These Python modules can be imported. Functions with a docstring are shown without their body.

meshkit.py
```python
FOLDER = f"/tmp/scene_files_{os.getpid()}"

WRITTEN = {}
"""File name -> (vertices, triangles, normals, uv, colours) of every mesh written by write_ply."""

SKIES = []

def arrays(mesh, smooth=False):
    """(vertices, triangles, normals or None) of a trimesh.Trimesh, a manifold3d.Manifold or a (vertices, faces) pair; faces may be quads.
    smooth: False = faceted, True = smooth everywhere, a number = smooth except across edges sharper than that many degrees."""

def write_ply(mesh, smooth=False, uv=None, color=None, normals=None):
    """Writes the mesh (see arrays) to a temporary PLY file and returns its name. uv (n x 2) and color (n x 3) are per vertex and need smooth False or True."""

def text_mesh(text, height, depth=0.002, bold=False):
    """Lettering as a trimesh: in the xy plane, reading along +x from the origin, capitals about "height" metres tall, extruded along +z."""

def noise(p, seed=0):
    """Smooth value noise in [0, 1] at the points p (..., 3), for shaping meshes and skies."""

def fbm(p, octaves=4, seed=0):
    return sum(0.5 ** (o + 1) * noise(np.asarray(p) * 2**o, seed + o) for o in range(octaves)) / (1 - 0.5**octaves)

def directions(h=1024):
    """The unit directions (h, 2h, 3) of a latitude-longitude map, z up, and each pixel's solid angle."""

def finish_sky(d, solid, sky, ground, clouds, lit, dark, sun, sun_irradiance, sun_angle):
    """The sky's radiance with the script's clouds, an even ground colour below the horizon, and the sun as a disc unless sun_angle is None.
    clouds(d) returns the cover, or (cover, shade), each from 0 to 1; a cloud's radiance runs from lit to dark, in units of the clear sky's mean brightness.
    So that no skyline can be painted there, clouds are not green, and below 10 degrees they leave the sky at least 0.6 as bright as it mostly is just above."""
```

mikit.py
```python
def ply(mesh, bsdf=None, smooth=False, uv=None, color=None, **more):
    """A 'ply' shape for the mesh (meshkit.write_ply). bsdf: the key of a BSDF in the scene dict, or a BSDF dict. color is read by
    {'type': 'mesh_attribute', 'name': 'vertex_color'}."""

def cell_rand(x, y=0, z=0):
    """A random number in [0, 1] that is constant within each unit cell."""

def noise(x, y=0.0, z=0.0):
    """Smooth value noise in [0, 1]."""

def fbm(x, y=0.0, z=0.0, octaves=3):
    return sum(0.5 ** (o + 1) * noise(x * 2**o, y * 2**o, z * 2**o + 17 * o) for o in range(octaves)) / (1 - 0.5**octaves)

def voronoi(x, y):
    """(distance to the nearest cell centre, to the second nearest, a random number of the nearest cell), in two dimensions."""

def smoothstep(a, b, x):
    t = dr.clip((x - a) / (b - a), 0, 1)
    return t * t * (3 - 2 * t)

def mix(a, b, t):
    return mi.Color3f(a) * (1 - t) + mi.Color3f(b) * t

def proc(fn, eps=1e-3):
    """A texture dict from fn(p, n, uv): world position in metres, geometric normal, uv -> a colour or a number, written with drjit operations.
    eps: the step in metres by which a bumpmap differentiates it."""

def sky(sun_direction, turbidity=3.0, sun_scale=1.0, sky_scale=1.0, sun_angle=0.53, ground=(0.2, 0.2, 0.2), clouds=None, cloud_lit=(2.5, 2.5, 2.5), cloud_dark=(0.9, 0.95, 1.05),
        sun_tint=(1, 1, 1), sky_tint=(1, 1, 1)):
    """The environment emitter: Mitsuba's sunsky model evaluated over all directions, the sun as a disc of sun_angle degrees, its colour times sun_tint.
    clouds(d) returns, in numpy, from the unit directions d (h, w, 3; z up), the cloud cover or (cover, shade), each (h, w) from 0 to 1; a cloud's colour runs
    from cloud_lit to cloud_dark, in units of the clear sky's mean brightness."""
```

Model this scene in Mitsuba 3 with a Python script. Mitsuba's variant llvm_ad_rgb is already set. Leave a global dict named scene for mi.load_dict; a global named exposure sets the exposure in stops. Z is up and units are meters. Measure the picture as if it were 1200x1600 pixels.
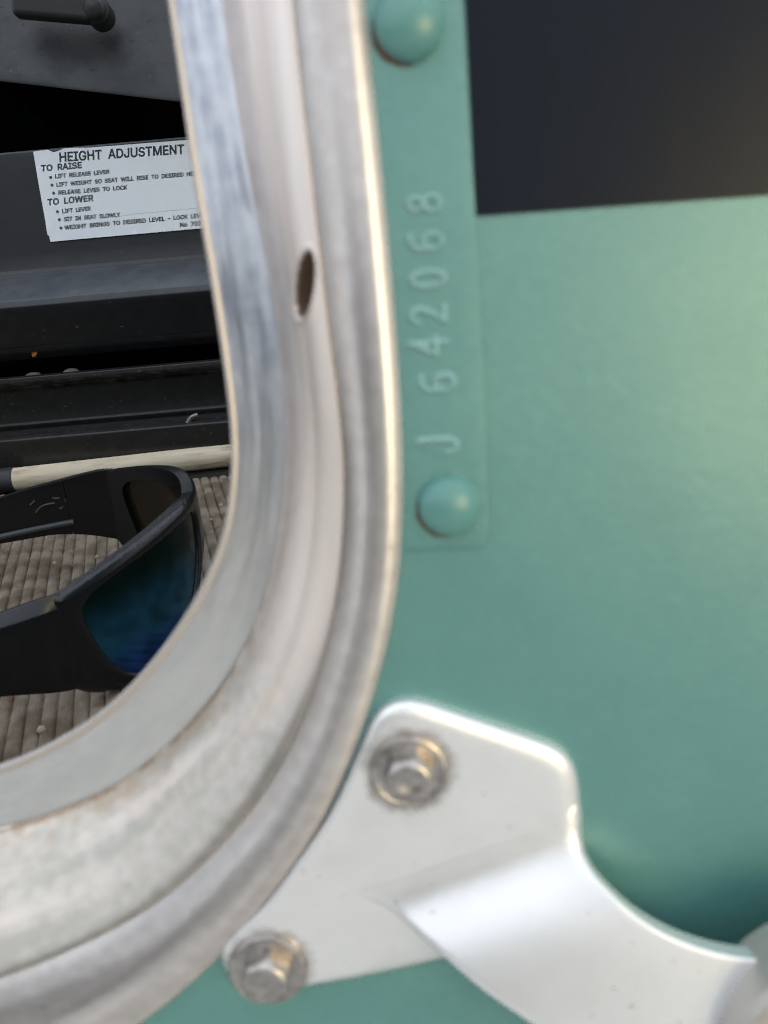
import math, random
import numpy as np, trimesh, drjit as dr, mitsuba as mi
import mikit, meshkit
from mikit import noise, fbm, voronoi, smoothstep, mix, proc
from scipy.interpolate import CubicSpline, PchipInterpolator
from scipy.spatial import Delaunay
import shapely
from shapely import affinity
from shapely.geometry import Polygon, Point, LineString

random.seed(7)
rng = np.random.default_rng(7)
MM = 0.001

# ------------------------------------------------------------------ camera, sky, exposure
PITCH, ROLL, LEAN = math.radians(24), math.radians(5), math.radians(12)
FOC = 1250.0                                             # focal length in pixels of the 1200 x 1600 photograph
FWD = np.array([0, math.cos(PITCH), -math.sin(PITCH)])
UP0 = np.array([0, math.sin(PITCH), math.cos(PITCH)])
R0 = np.array([1.0, 0, 0])
RX = math.cos(ROLL) * R0 - math.sin(ROLL) * UP0
UY = math.sin(ROLL) * R0 + math.cos(ROLL) * UP0

scene, labels = {}, {}
T = mi.ScalarTransform4f
scene['camera'] = {'type': 'thinlens', 'fov': 2 * math.degrees(math.atan(600 / FOC)), 'fov_axis': 'x',
                   'to_world': T().look_at(origin=[0, 0, 0], target=FWD.tolist(), up=UY.tolist()),
                   'aperture_radius': 0.00074, 'focus_distance': 0.52, 'near_clip': 0.004, 'far_clip': 500.0}


def sky_clouds(d):
    n = meshkit.fbm(d * 2.2 + 3.1, 4, seed=4)
    return np.ones(d.shape[:2]), np.clip(0.82 - 0.80 * d[..., 2] + 1.1 * (n - 0.5), 0, 1)      # an overcast sky is brightest overhead


SUN = np.array([0.58, -0.78, 0.17])
scene['sky_light'] = mikit.sky(SUN, turbidity=4, sun_scale=0.28, sun_angle=32, clouds=sky_clouds, cloud_lit=(3.15, 3.4, 3.75), cloud_dark=(1.4, 1.54, 1.72),
                               sun_tint=(0.77, 1.0, 1.26), ground=(0.3, 0.3, 0.29))
exposure = 3.0

# ------------------------------------------------------------------ frames: the leaning body panel has axes U (right), V (up), N (out)
PU = np.array([1.0, 0, 0])
PN = np.array([0, -math.cos(LEAN), math.sin(LEAN)])
PV = np.cross(PN, PU)
PV = PV if PV[2] > 0 else -PV
P0 = 0.125 * FWD


def ray(px, py):
    px, py = np.asarray(px, float), np.asarray(py, float)
    return FWD + ((px - 600) / FOC)[..., None] * RX - ((py - 800) / FOC)[..., None] * UY


def uv_at(px, py, n):
    """(u, v, n) in the panel's frame of what the photograph shows at a pixel, on the plane n metres in front of the panel."""
    d = ray(px, py)
    n = np.asarray(n, float)
    t = (P0 @ PN + n) / (d @ PN)
    X = d * t[..., None] - P0
    return np.stack([X @ PU, X @ PV, np.broadcast_to(n, t.shape)], -1)


def world(q):
    q = np.asarray(q, float)
    return P0 + q[..., :1] * PU + q[..., 1:2] * PV + q[..., 2:3] * PN


def on_plane(px, py, z):
    d = ray(px, py)
    return d * (z / d[..., 2])[..., None]


# ------------------------------------------------------------------ scene helpers
used = set()


def numbered(name):
    k, i = name, 0
    while k in used:
        i += 1
        k = f'{name}_{i:03d}'
    used.add(k)
    return k


def tag(key, label=None, cat=None, group=None, kind=None):
    e = labels.setdefault(key, {})
    for a, b in (('label', label), ('category', cat), ('group', group), ('kind', kind)):
        if b:
            e[a] = b


def thing(name, label, cat, group=None):
    key = numbered(name)
    tag(key, label, cat, group)
    return key


def obj(name, mesh, bsdf, parent=None, smooth=35, uv=None):
    key = numbered(parent + '__' + name if parent else name)
    scene[key] = mikit.ply(mesh, bsdf, smooth=True if uv is not None else smooth, uv=uv)
    return key


def W(mesh):
    """a mesh laid out in the panel's frame -> world"""
    return trimesh.Trimesh(world(np.array(mesh.vertices)), np.array(mesh.faces), process=False)


def grid_mesh(g, close_v=False):
    """g (K, M, 3) -> quads as triangles"""
    K, M = g.shape[:2]
    i, j = np.meshgrid(np.arange(K - 1), np.arange(M if close_v else M - 1), indexing='ij')
    a, b = i * M + j, i * M + (j + 1) % M
    c, d = (i + 1) * M + (j + 1) % M, (i + 1) * M + j
    f = np.stack([a, b, c, a, c, d], -1).reshape(-1, 3)
    return trimesh.Trimesh(g.reshape(-1, 3), f, process=False)


def tube(path, radius, sides=20, cap=True):
    p = np.asarray(path, float)
    r = np.broadcast_to(np.asarray(radius, float), (len(p),))
    t = np.gradient(p, axis=0)
    t /= np.linalg.norm(t, axis=1, keepdims=True)
    ref = np.array([0, 0, 1.0]) if abs(t[0, 2]) < 0.9 else np.array([1.0, 0, 0])
    a = np.cross(t, ref)
    a /= np.linalg.norm(a, axis=1, keepdims=True)
    b = np.cross(t, a)
    ang = np.linspace(0, 2 * np.pi, sides, endpoint=False)
    g = p[:, None] + r[:, None, None] * (np.cos(ang)[None, :, None] * a[:, None] + np.sin(ang)[None, :, None] * b[:, None])
    if cap:
        g = np.concatenate([np.broadcast_to(p[0], (1, sides, 3)), g, np.broadcast_to(p[-1], (1, sides, 3))])
    return grid_mesh(g, True)


def lathe(profile, centre, axis, sides=48):
    """profile [(radius, height)]"""
    axis = np.asarray(axis, float) / np.linalg.norm(axis)
    a = np.cross(axis, [1, 0, 0.3])
    a /= np.linalg.norm(a)
    b = np.cross(axis, a)
    ang = np.linspace(0, 2 * np.pi, sides, endpoint=False)
    pr = np.asarray(profile, float)
    g = np.asarray(centre) + pr[:, None, :1] * (np.cos(ang)[None, :, None] * a + np.sin(ang)[None, :, None] * b) + pr[:, None, 1:] * axis
    return grid_mesh(g, True)


def rounded_box(size, r=0.002):
    m = trimesh.creation.box(size)
    import manifold3d as m3
    s = np.asarray(size) / 2 - r
    pts = []
    ball = trimesh.creation.icosphere(2, r).vertices
    for x in (-1, 1):
        for y in (-1, 1):
            for z in (-1, 1):
                pts.append(ball + s * [x, y, z])
    return trimesh.convex.convex_hull(np.vstack(pts))


def ring_points(poly, step):
    out = []
    for g in (poly.geoms if hasattr(poly, 'geoms') else [poly]):
        if g.is_empty:
            continue
        for r in [g.exterior, *g.interiors]:
            n = max(8, int(r.length / step))
            out.append(np.array([r.interpolate(i / n, normalized=True).coords[0] for i in range(n)]))
    return out


def pillow(poly, step, insets, height, place, skirt=None, grid=None):
    """A sheet over polygon poly (2D, any units). insets: distances from the outline at which rings of points lie; height(d, pts) -> extra coordinate;
    place(pts, d) -> 3D. skirt(pts) -> 3D of the outline at the bottom."""
    pts = []
    outline = ring_points(poly, step)
    pts += outline
    for k in insets:
        q = poly.buffer(-k)
        if not q.is_empty:
            pts += ring_points(q, step * 1.2)
    grid = grid or step * 2.5
    x0, y0, x1, y1 = poly.bounds
    gx, gy = np.meshgrid(np.arange(x0, x1, grid), np.arange(y0, y1, grid))
    core = poly.buffer(-(max(insets) + grid * 0.6))
    gp = np.stack([gx.ravel(), gy.ravel()], 1)
    if not core.is_empty:
        gp = gp[shapely.contains_xy(core, gp[:, 0], gp[:, 1])]
        pts.append(gp)
    pts = np.vstack(pts)
    tri = Delaunay(pts + rng.normal(0, step * 1e-3, pts.shape)).simplices
    c = pts[tri].mean(1)
    tri = tri[shapely.contains_xy(poly, c[:, 0], c[:, 1])]
    a, b, cc = pts[tri[:, 0]], pts[tri[:, 1]], pts[tri[:, 2]]
    area = (b[:, 0] - a[:, 0]) * (cc[:, 1] - a[:, 1]) - (b[:, 1] - a[:, 1]) * (cc[:, 0] - a[:, 0])
    tri = np.where((area < 0)[:, None], tri[:, ::-1], tri)
    bd = poly.boundary
    d = shapely.distance(shapely.points(pts), bd)
    d[:sum(map(len, outline))] = 0
    v = place(pts, d)
    parts = [trimesh.Trimesh(v, tri, process=False)]
    if skirt is not None:
        at = 0
        for o in outline:
            top = v[at:at + len(o)]
            at += len(o)
            parts.append(grid_mesh(np.stack([top, skirt(o)]), True))
    m = trimesh.util.concatenate(parts)
    m.merge_vertices()
    return m


def spline(pts, n, closed=False):
    p = np.asarray(pts, float)
    if closed:
        p = np.vstack([p, p[:1]])
    s = np.concatenate([[0], np.cumsum(np.sqrt(np.linalg.norm(np.diff(p, axis=0), axis=1)))])
    cs = CubicSpline(s, p, bc_type='periodic' if closed else 'natural')
    return cs(np.linspace(0, s[-1], n, endpoint=not closed))


# ------------------------------------------------------------------ materials
def principled(key, color, rough=0.4, metal=0.0, spec=0.5, bump=None, bump_scale=1.0, **more):
    d = {'type': 'principled', 'base_color': color if isinstance(color, dict) else {'type': 'rgb', 'value': list(color)},
         'roughness': rough if isinstance(rough, dict) else float(rough), 'metallic': metal if isinstance(metal, dict) else float(metal), 'specular': float(spec), **more}
    if bump is not None:
        d = {'type': 'bumpmap', 'arbitrary': bump, 'scale': float(bump_scale), 'bsdf': d}
    scene[key] = {'type': 'twosided', 'bsdf': d}


def C(a):
    return mi.Color3f(*a)


def green_fn(p, n, uv):
    f = fbm(p.x * 90, p.y * 90, p.z * 90, 3)
    g = noise(p.x * 900, p.y * 900, p.z * 900)
    c = mix((0.074, 0.216, 0.200), (0.093, 0.243, 0.223), f)
    c = c * (0.96 + 0.08 * g)
    scratch = smoothstep(0.77, 0.82, noise(p.x * 420 + 2, p.y * 420, p.z * 420)) * smoothstep(0.55, 0.7, fbm(p.x * 60 + 9, p.y * 60, p.z * 60, 2))
    return mix(c, (0.15, 0.28, 0.24), scratch * 0.12)


def green_bump(p, n, uv):
    return 0.00005 * fbm(p.x * 620, p.y * 620, p.z * 620, 3) + 0.0004 * noise(p.x * 45, p.y * 45, p.z * 45)


principled('green_paint', proc(green_fn), 0.40, 0.20, 1.0, bump=proc(green_bump, 2e-4))


def raised_fn(p, n, uv):
    f = fbm(p.x * 700, p.y * 700, p.z * 700, 2)
    return mix((0.165, 0.325, 0.31), (0.22, 0.38, 0.365), f)


principled('green_raised', proc(raised_fn), 0.4, 0, 0.5)


def dark_fn(p, n, uv):
    f = 0.5 * fbm(p.x * 60, p.y * 60, p.z * 60, 3) + 0.5 * fbm(p.x * 160, p.y * 12, p.z * 12 + 5, 3)
    c = mix((0.005, 0.0075, 0.0130), (0.009, 0.012, 0.019), f)
    reflected_streak = smoothstep(0.60, 0.80, fbm(p.x * 130 + 2, p.y * 9, p.z * 9 + 1, 3))      # faint brown streaks of a reflection painted into the pane
    return mix(c, (0.022, 0.016, 0.011), reflected_streak * 0.8)


principled('dark_gloss', proc(dark_fn), 0.26, 0, 0.12)


def streak(uv, a=14.0, b=420.0, octaves=3):
    """long scuffs that follow the frame"""
    return fbm(uv.x * a, uv.y * b, 3.0, octaves)


def alu_fn(p, n, uv):
    f = streak(uv)
    g = fbm(p.x * 500, p.y * 500, p.z * 500, 3)
    c = mix((0.54, 0.49, 0.455), (0.78, 0.725, 0.685), smoothstep(0.25, 0.75, f * 0.7 + g * 0.3))
    pit = smoothstep(0.86, 0.9, noise(p.x * 900, p.y * 900, p.z * 900)) * smoothstep(0.45, 0.6, fbm(p.x * 80, p.y * 80, p.z * 80, 2))
    groove_shade = smoothstep(0.0060, 0.0004, uv.y) * (0.40 + 0.6 * streak(uv, 30.0, 240.0))      # the groove's soft shade painted in, broken into streaks
    c = mix(c, (0.15, 0.155, 0.15), groove_shade * 0.55)
    return mix(c, (0.30, 0.26, 0.22), pit * 0.5)


def alu_rough(p, n, uv):
    return 0.20 + 0.2 * streak(uv, 20.0, 700.0)


def alu_bump(p, n, uv):
    return 0.00010 * fbm(p.x * 160, p.y * 160, p.z * 60, 3) + 0.000012 * fbm(uv.x * 40, uv.y * 2500, 1.0, 2)


def rim_rough(p, n, uv):
    # the outer edge is rubbed dull
    return mi.Float(0.20 + 0.2 * streak(uv, 20.0, 700.0)) + 0.46 * smoothstep(0.0095, 0.0120, uv.y)


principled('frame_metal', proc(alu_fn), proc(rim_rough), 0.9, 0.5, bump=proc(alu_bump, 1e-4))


def flange_fn(p, n, uv):
    f = streak(uv, 26.0, 260.0, 4)
    g = fbm(p.x * 420, p.y * 420, p.z * 420, 3)
    h = streak(uv, 160.0, 1500.0, 2)
    c = mix((0.34, 0.37, 0.44), (0.68, 0.70, 0.735), smoothstep(0.28, 0.72, f * 0.5 + g * 0.22 + h * 0.28))
    ground_sheen = smoothstep(-0.028, -0.062, p.z + 0.02 * (f - 0.5) + 0.012 * (g - 0.5))
    c = mix(c, (0.70, 0.69, 0.66), ground_sheen * 0.75)                       # paler lower down: the bright ground's reflection painted in
    return mix(c, (0.20, 0.20, 0.24), (1 - ground_sheen) * smoothstep(0.66, 0.8, streak(uv, 60.0, 800.0, 3)) * 0.5)


def flange_rough(p, n, uv):
    return 0.20 + 0.2 * streak(uv, 50.0, 900.0)


principled('flange_metal', proc(flange_fn), proc(flange_rough), 0.85, 0.5, bump=proc(alu_bump, 1e-4))


BOLT_AT = [tuple(float(x) for x in world(uv_at(bx, by, 3 * MM))) for bx, by in ((639, 1204), (419, 1514))]


def bracket_fn(p, n, uv):
    f = fbm(p.x * 150, p.y * 150, p.z * 150, 3)
    sp = smoothstep(0.93, 0.96, noise(p.x * 800 + 7, p.y * 800, p.z * 800))
    c = mix((0.80, 0.80, 0.80), (0.90, 0.90, 0.90), f * 0.6 + 0.4 * fbm(p.x * 60, p.y * 60, p.z * 60, 2))
    smudge = smoothstep(0.48, 0.75, fbm(p.x * 75 + 4, p.y * 75, p.z * 75, 4))
    c = mix(c, (0.62, 0.595, 0.56), smudge * 0.16 + 0.10 * fbm(p.x * 400, p.y * 400, p.z * 400, 3))
    for cx, cy, cz in BOLT_AT:                                         # greasy dirt that has crept out round the washers
        d = dr.sqrt(dr.square(p.x - cx) + dr.square(p.y - cy) + dr.square(p.z - cz))
        ring = smoothstep(0.0088, 0.0062, d + 0.0024 * (fbm(p.x * 500, p.y * 500, p.z * 500, 3) - 0.5))
        c = mix(c, (0.27, 0.24, 0.21), ring * 0.75)
    return mix(c, (0.35, 0.35, 0.36), sp * 0.6)


principled('bracket_metal', proc(bracket_fn), 0.33, 0.72, 0.5)


def bolt_fn(p, n, uv):
    f = fbm(p.x * 900, p.y * 900, p.z * 900, 3)
    return mix((0.24, 0.205, 0.18), (0.62, 0.59, 0.565), f)


principled('bolt_metal', proc(bolt_fn), 0.33, 0.95, 0.5)
principled('boss_metal', (0.44, 0.41, 0.37), 0.45, 0.6, 0.5)
principled('rust', (0.11, 0.05, 0.025), 0.8, 0, 0.2)
principled('hole_dirt', (0.17, 0.11, 0.075), 0.6, 0.3, 0.3)


def black_fn(p, n, uv):
    f = fbm(p.x * 120, p.y * 120, p.z * 120, 3)
    sp = smoothstep(0.95, 0.97, noise(p.x * 420, p.y * 420, p.z * 420))
    c = mix((0.006, 0.0065, 0.008), (0.014, 0.0145, 0.016), f)
    dust_and_light = smoothstep(0.45, 0.95, dr.abs(n.z)) * (0.5 + 0.5 * f)  # bluish sky light painted onto the faces that point up
    c = mix(c, (0.085, 0.092, 0.105), dust_and_light)
    return mix(c, (0.16, 0.15, 0.14), sp * 0.5)


principled('black_steel', proc(black_fn), 0.36, 0, 0.4)


def plate_fn(p, n, uv):
    f = fbm(p.x * 70, p.y * 70, p.z * 70, 4)
    pit = smoothstep(0.84, 0.88, noise(p.x * 260 + 3, p.y * 260, p.z * 260))
    sp = smoothstep(0.93, 0.95, noise(p.x * 700, p.y * 700 + 5, p.z * 700))
    c = mix((0.005, 0.0065, 0.010), (0.026, 0.026, 0.026), smoothstep(0.25, 0.75, f))
    c = mix(c, (0.006, 0.005, 0.005), pit * 0.9)
    return mix(c, (0.2, 0.2, 0.2), sp * 0.4)


principled('worn_plate', proc(plate_fn), 0.45, 0, 0.5)
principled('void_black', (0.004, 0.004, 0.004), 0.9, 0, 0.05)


def mat_fn(p, n, uv):
    f = fbm(p.x * 120, p.y * 120, p.z * 120, 3)
    g = fbm(p.x * 1100, p.y * 1100, p.z * 1100, 2)
    c = mix((0.108, 0.082, 0.058), (0.215, 0.175, 0.135), smoothstep(0.25, 0.75, f))
    c = c * (0.78 + 0.44 * g)
    red = smoothstep(0.83, 0.86, noise(p.x * 210, p.y * 210 + 4, p.z * 210))
    return mix(c, (0.16, 0.06, 0.03), red * 0.6)


def mat_bump(p, n, uv):
    return 0.0007 * fbm(p.x * 900, p.y * 900, p.z * 900, 3)


principled('mat_rubber', proc(mat_fn), 0.8, 0, 0.2, bump=proc(mat_bump, 2e-4))
principled('mat_base', (0.05, 0.042, 0.034), 0.9, 0, 0.1)


def pole_fn(p, n, uv):
    f = fbm(p.x * 40, p.y * 500, p.z * 500, 3)
    g = fbm(p.x * 170, p.y * 170, p.z * 170, 3)
    c = mix((0.50, 0.41, 0.29), (0.70, 0.61, 0.46), f)
    g = fbm(p.x * 50, p.y * 260, p.z * 260, 3)
    return mix(c, (0.26, 0.18, 0.11), smoothstep(0.56, 0.80, g) * 0.6)


principled('pole_cream', proc(pole_fn), 0.5, 0, 0.4)
principled('glasses_black', (0.005, 0.0058, 0.0075), 0.24, 0, 0.5)
principled('glasses_mark', (0.045, 0.05, 0.056), 0.4, 0, 0.5)


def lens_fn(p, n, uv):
    # reflections painted into the mirror: dark at the top, teal, then blue below
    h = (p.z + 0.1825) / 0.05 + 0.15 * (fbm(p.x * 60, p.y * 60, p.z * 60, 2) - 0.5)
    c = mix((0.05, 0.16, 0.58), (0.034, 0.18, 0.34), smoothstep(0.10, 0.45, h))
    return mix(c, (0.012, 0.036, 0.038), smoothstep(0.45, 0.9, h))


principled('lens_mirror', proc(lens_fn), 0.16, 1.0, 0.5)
principled('lens_inside', (0.012, 0.009, 0.005), 0.15, 0, 0.4)
principled('label_white', (0.88, 0.89, 0.92), 0.45, 0, 0.4)
principled('label_ink', (0.035, 0.035, 0.045), 0.6, 0, 0.3)
principled('label_scuff', (0.42, 0.42, 0.44), 0.6, 0, 0.3)
principled('orange_light', (0.85, 0.32, 0.06), 0.5, 0, 0.4)
principled('crumb', (0.36, 0.30, 0.22), 0.9, 0, 0.1)


def ground_fn(p, n, uv):
    return mix((0.34, 0.335, 0.32), (0.46, 0.455, 0.435), fbm(p.x * 3, p.y * 3, 0, 4))


principled('ground_dirt', proc(ground_fn, 5e-2), 0.9, 0, 0.2)

# ------------------------------------------------------------------ setting: ground outside, cab floor inside
g = trimesh.Trimesh([[-200, -200, -1.25], [200, -200, -1.25], [200, 200, -1.25], [-200, 200, -1.25]], [[0, 1, 2], [0, 2, 3]])
obj('ground', g, 'ground_dirt', smooth=False)
tag('ground', 'pale concrete yard outside the vehicle', None, kind='structure')
# an unseen dark rise added to put a dark band in the metal's reflections
hx, hy = np.meshgrid(np.linspace(-60, 60, 121), np.linspace(0, 1, 14), indexing='ij')
hh = np.sin(np.clip(hy * 1.3, 0, 1) * math.pi / 2) * (8.2 + 2.2 * meshkit.fbm(np.stack([hx * 0.12, hy * 3, hx * 0], -1), 4, seed=3))
hh = hh * (1 - np.clip((hx + 2.0 + hy * 3) / 7.0, 0, 1) ** 2)      # lowered on the right so the low sun stays clear
added_rise_g = np.stack([hx, -13.0 - 14 * hy - 0.0008 * hx ** 2, -1.27 + hh], -1)
obj('added_rise', grid_mesh(added_rise_g), 'added_rise_dark', smooth=60)
tag('added_rise', 'unseen dark rise added for the reflections in the metal', None, kind='structure')
principled('added_rise_dark', (0.045, 0.048, 0.045), 0.9, 0, 0.1)

# ------------------------------------------------------------------ the window frame's outlines, traced as pixel polylines at their depth n
Q = np.array([0.0, 760.0])
OUT = {
    'edge': (-20.5, [(205, -420), (235, -200), (262, 0), (284, 150), (305, 300), (324, 410), (341, 520), (355, 620), (361, 700), (358, 770), (347, 835), (322, 900), (292, 955), (245, 1022), (200, 1073), (150, 1117), (80, 1160), (0, 1196), (-110, 1228)]),
    'flange': (-20.0, [(283, -420), (315, -200), (346, 0), (372, 180), (400, 330), (424, 450), (438, 560), (444, 640), (445, 720), (440, 790), (428, 870), (408, 945), (378, 1020), (335, 1086), (283, 1143), (215, 1203), (135, 1249), (0, 1293), (-110, 1320)]),
    'mid': (-10.5, [(365, -420), (387, -200), (405, 0), (425, 180), (446, 330), (466, 460), (482, 570), (490, 660), (493, 740), (488, 830), (474, 920), (449, 1000), (414, 1075), (370, 1144), (315, 1214), (245, 1285), (160, 1345), (0, 1412), (-110, 1445)]),
    'step': (-2.8, [(415, -420), (438, -200), (457, 0), (474, 170), (492, 330), (509, 480), (524, 600), (534, 690), (538, 770), (535, 850), (523, 950), (502, 1040), (470, 1132), (428, 1216), (370, 1292), (298, 1368), (200, 1440), (0, 1530), (-110, 1568)]),
    'rim': (0.0, [(530, -420), (550, -200), (570, 0), (585, 140), (601, 300), (617, 480), (626, 610), (630, 720), (630, 800), (625, 885), (611, 980), (587, 1072), (558, 1166), (515, 1260), (452, 1366), (364, 1470), (283, 1548), (182, 1622), (30, 1702), (-150, 1768)]),
}


def matched(pix):
    """points of the outline at fixed heights above Q and along fixed rays below it"""
    p = spline(pix, 3000)
    out = []
    for y in (-400, -300, -200, -100, 0, 100, 200, 300, 400, 480, 560, 630, 700):
        out.append(p[np.argmin(np.abs(p[:, 1] - y))])
    ang = np.degrees(np.arctan2(p[:, 1] - Q[1], p[:, 0] - Q[0]))
    low = p[:, 1] > 690
    for a in (0, 10, 20, 30, 40, 50, 60, 70, 80, 90):
        i = np.argmin(np.where(low, np.abs(ang - a), 999))
        out.append(p[i])
    return np.array(out)


U_MID, V_MID = -0.28, 0.30


def full_loop(name, shift=(0.0, 0.0), n=None, per=150):
    """the outline as a closed loop in the panel's (u, v): the traced quarter, mirrored about the window's middle"""
    n0, pix = OUT[name]
    q = uv_at(*matched(pix).T, n0 * MM)[:, :2]
    end = q[-1]
    slope = (q[-1] - q[-3]) / np.linalg.norm(q[-1] - q[-3])
    bottom = end[1] + slope[1] * 0.024
    tail = np.array([[end[0] - 0.032, end[1] * 0.32 + bottom * 0.68], [end[0] - 0.065, bottom - 0.0004], [U_MID + 0.012, bottom - 0.0008], [U_MID, bottom - 0.0008]])
    tail = tail[tail[:, 0] >= U_MID - 1e-6]
    head_u = q[0, 0] - 0.15 * (q[2, 0] - q[0, 0])
    head = np.array([[head_u, V_MID], [head_u, V_MID - 0.012]])
    q = q[q[:, 1] < V_MID - 0.018]
    qq = np.vstack([head, q, tail])
    s = np.arange(len(qq))
    cs = PchipInterpolator(s, qq)
    fine = np.linspace(0, len(qq) - 1, per)
    r = cs(fine)
    k = np.ones(7) / 7
    for _ in range(2):                                   # takes the kinks out of the tracing
        pad = np.vstack([r[:1].repeat(3, 0), r, r[-1:].repeat(3, 0)])
        r2 = np.stack([np.convolve(pad[:, c], k, 'valid') for c in (0, 1)], 1)
        r2[0], r2[-1] = r[0], r[-1]
        r = r2
    m1 = np.stack([2 * U_MID - r[::-1, 0], r[::-1, 1]], 1)[1:]
    low = np.vstack([r, m1])
    m2 = np.stack([low[::-1, 0], 2 * V_MID - low[::-1, 1]], 1)[1:-1]
    loop = np.vstack([low, m2])
    return loop, per


def lerp_loop(a, b, t):
    return a * (1 - t) + b * t


PER = 260
L = {k: full_loop(k, per=PER)[0] for k in OUT}


def inward(loop, dist):
    """the loop moved dist metres towards the window's middle"""
    t = np.roll(loop, -1, 0) - np.roll(loop, 1, 0)
    nrm = np.stack([t[:, 1], -t[:, 0]], 1)
    nrm /= np.linalg.norm(nrm, axis=1, keepdims=True) + 1e-12
    if np.mean(np.sum(nrm * (loop - [U_MID, V_MID]), 1)) > 0:
        nrm = -nrm
    return loop + nrm * dist


def lay(loop, n):
    return np.concatenate([loop, np.full((len(loop), 1), n)], 1)


def along(loop):
    """metres along the loop from its start, which lies outside the picture"""
    return np.concatenate([[0], np.cumsum(np.linalg.norm(np.diff(loop, axis=0), axis=1))])


def loft(rows):
    return W(grid_mesh(np.stack([lay(l, n * MM) for l, n in rows]), True))


def loft_uv(rows):
    """u: metres along the loop, v: metres across it"""
    g = np.stack([lay(l, n * MM) for l, n in rows])
    across = np.concatenate([[0], np.cumsum(np.linalg.norm(np.diff(g[:, 40], axis=0), axis=1))])
    return np.stack(np.broadcast_arrays(along(L['step'])[None, :], across[:, None]), -1).reshape(-1, 2)


frame = thing('window_frame', 'rounded metal window frame with a deep channel, around the opening into the cab', 'window frame')
rim_rows = [(L['rim'], -1.2), (L['rim'], 0.3)] + [(inward(L['rim'], a * MM), n) for a, n in ((0.12, 0.85), (0.4, 1.3), (0.8, 1.7), (1.3, 2.02), (1.9, 2.22), (2.6, 2.32), (3.3, 2.28))]
cove0, cove1 = inward(L['rim'], 0.0033), L['step']
for t in np.linspace(0.08, 1, 18):
    rim_rows.append((lerp_loop(cove0, cove1, t * 0.985), 2.28 - 0.5 * t - 4.9 * t ** 2.2))
obj('outer_rim', loft(rim_rows[::-1]), 'frame_metal', frame, uv=loft_uv(rim_rows[::-1]))
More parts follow.
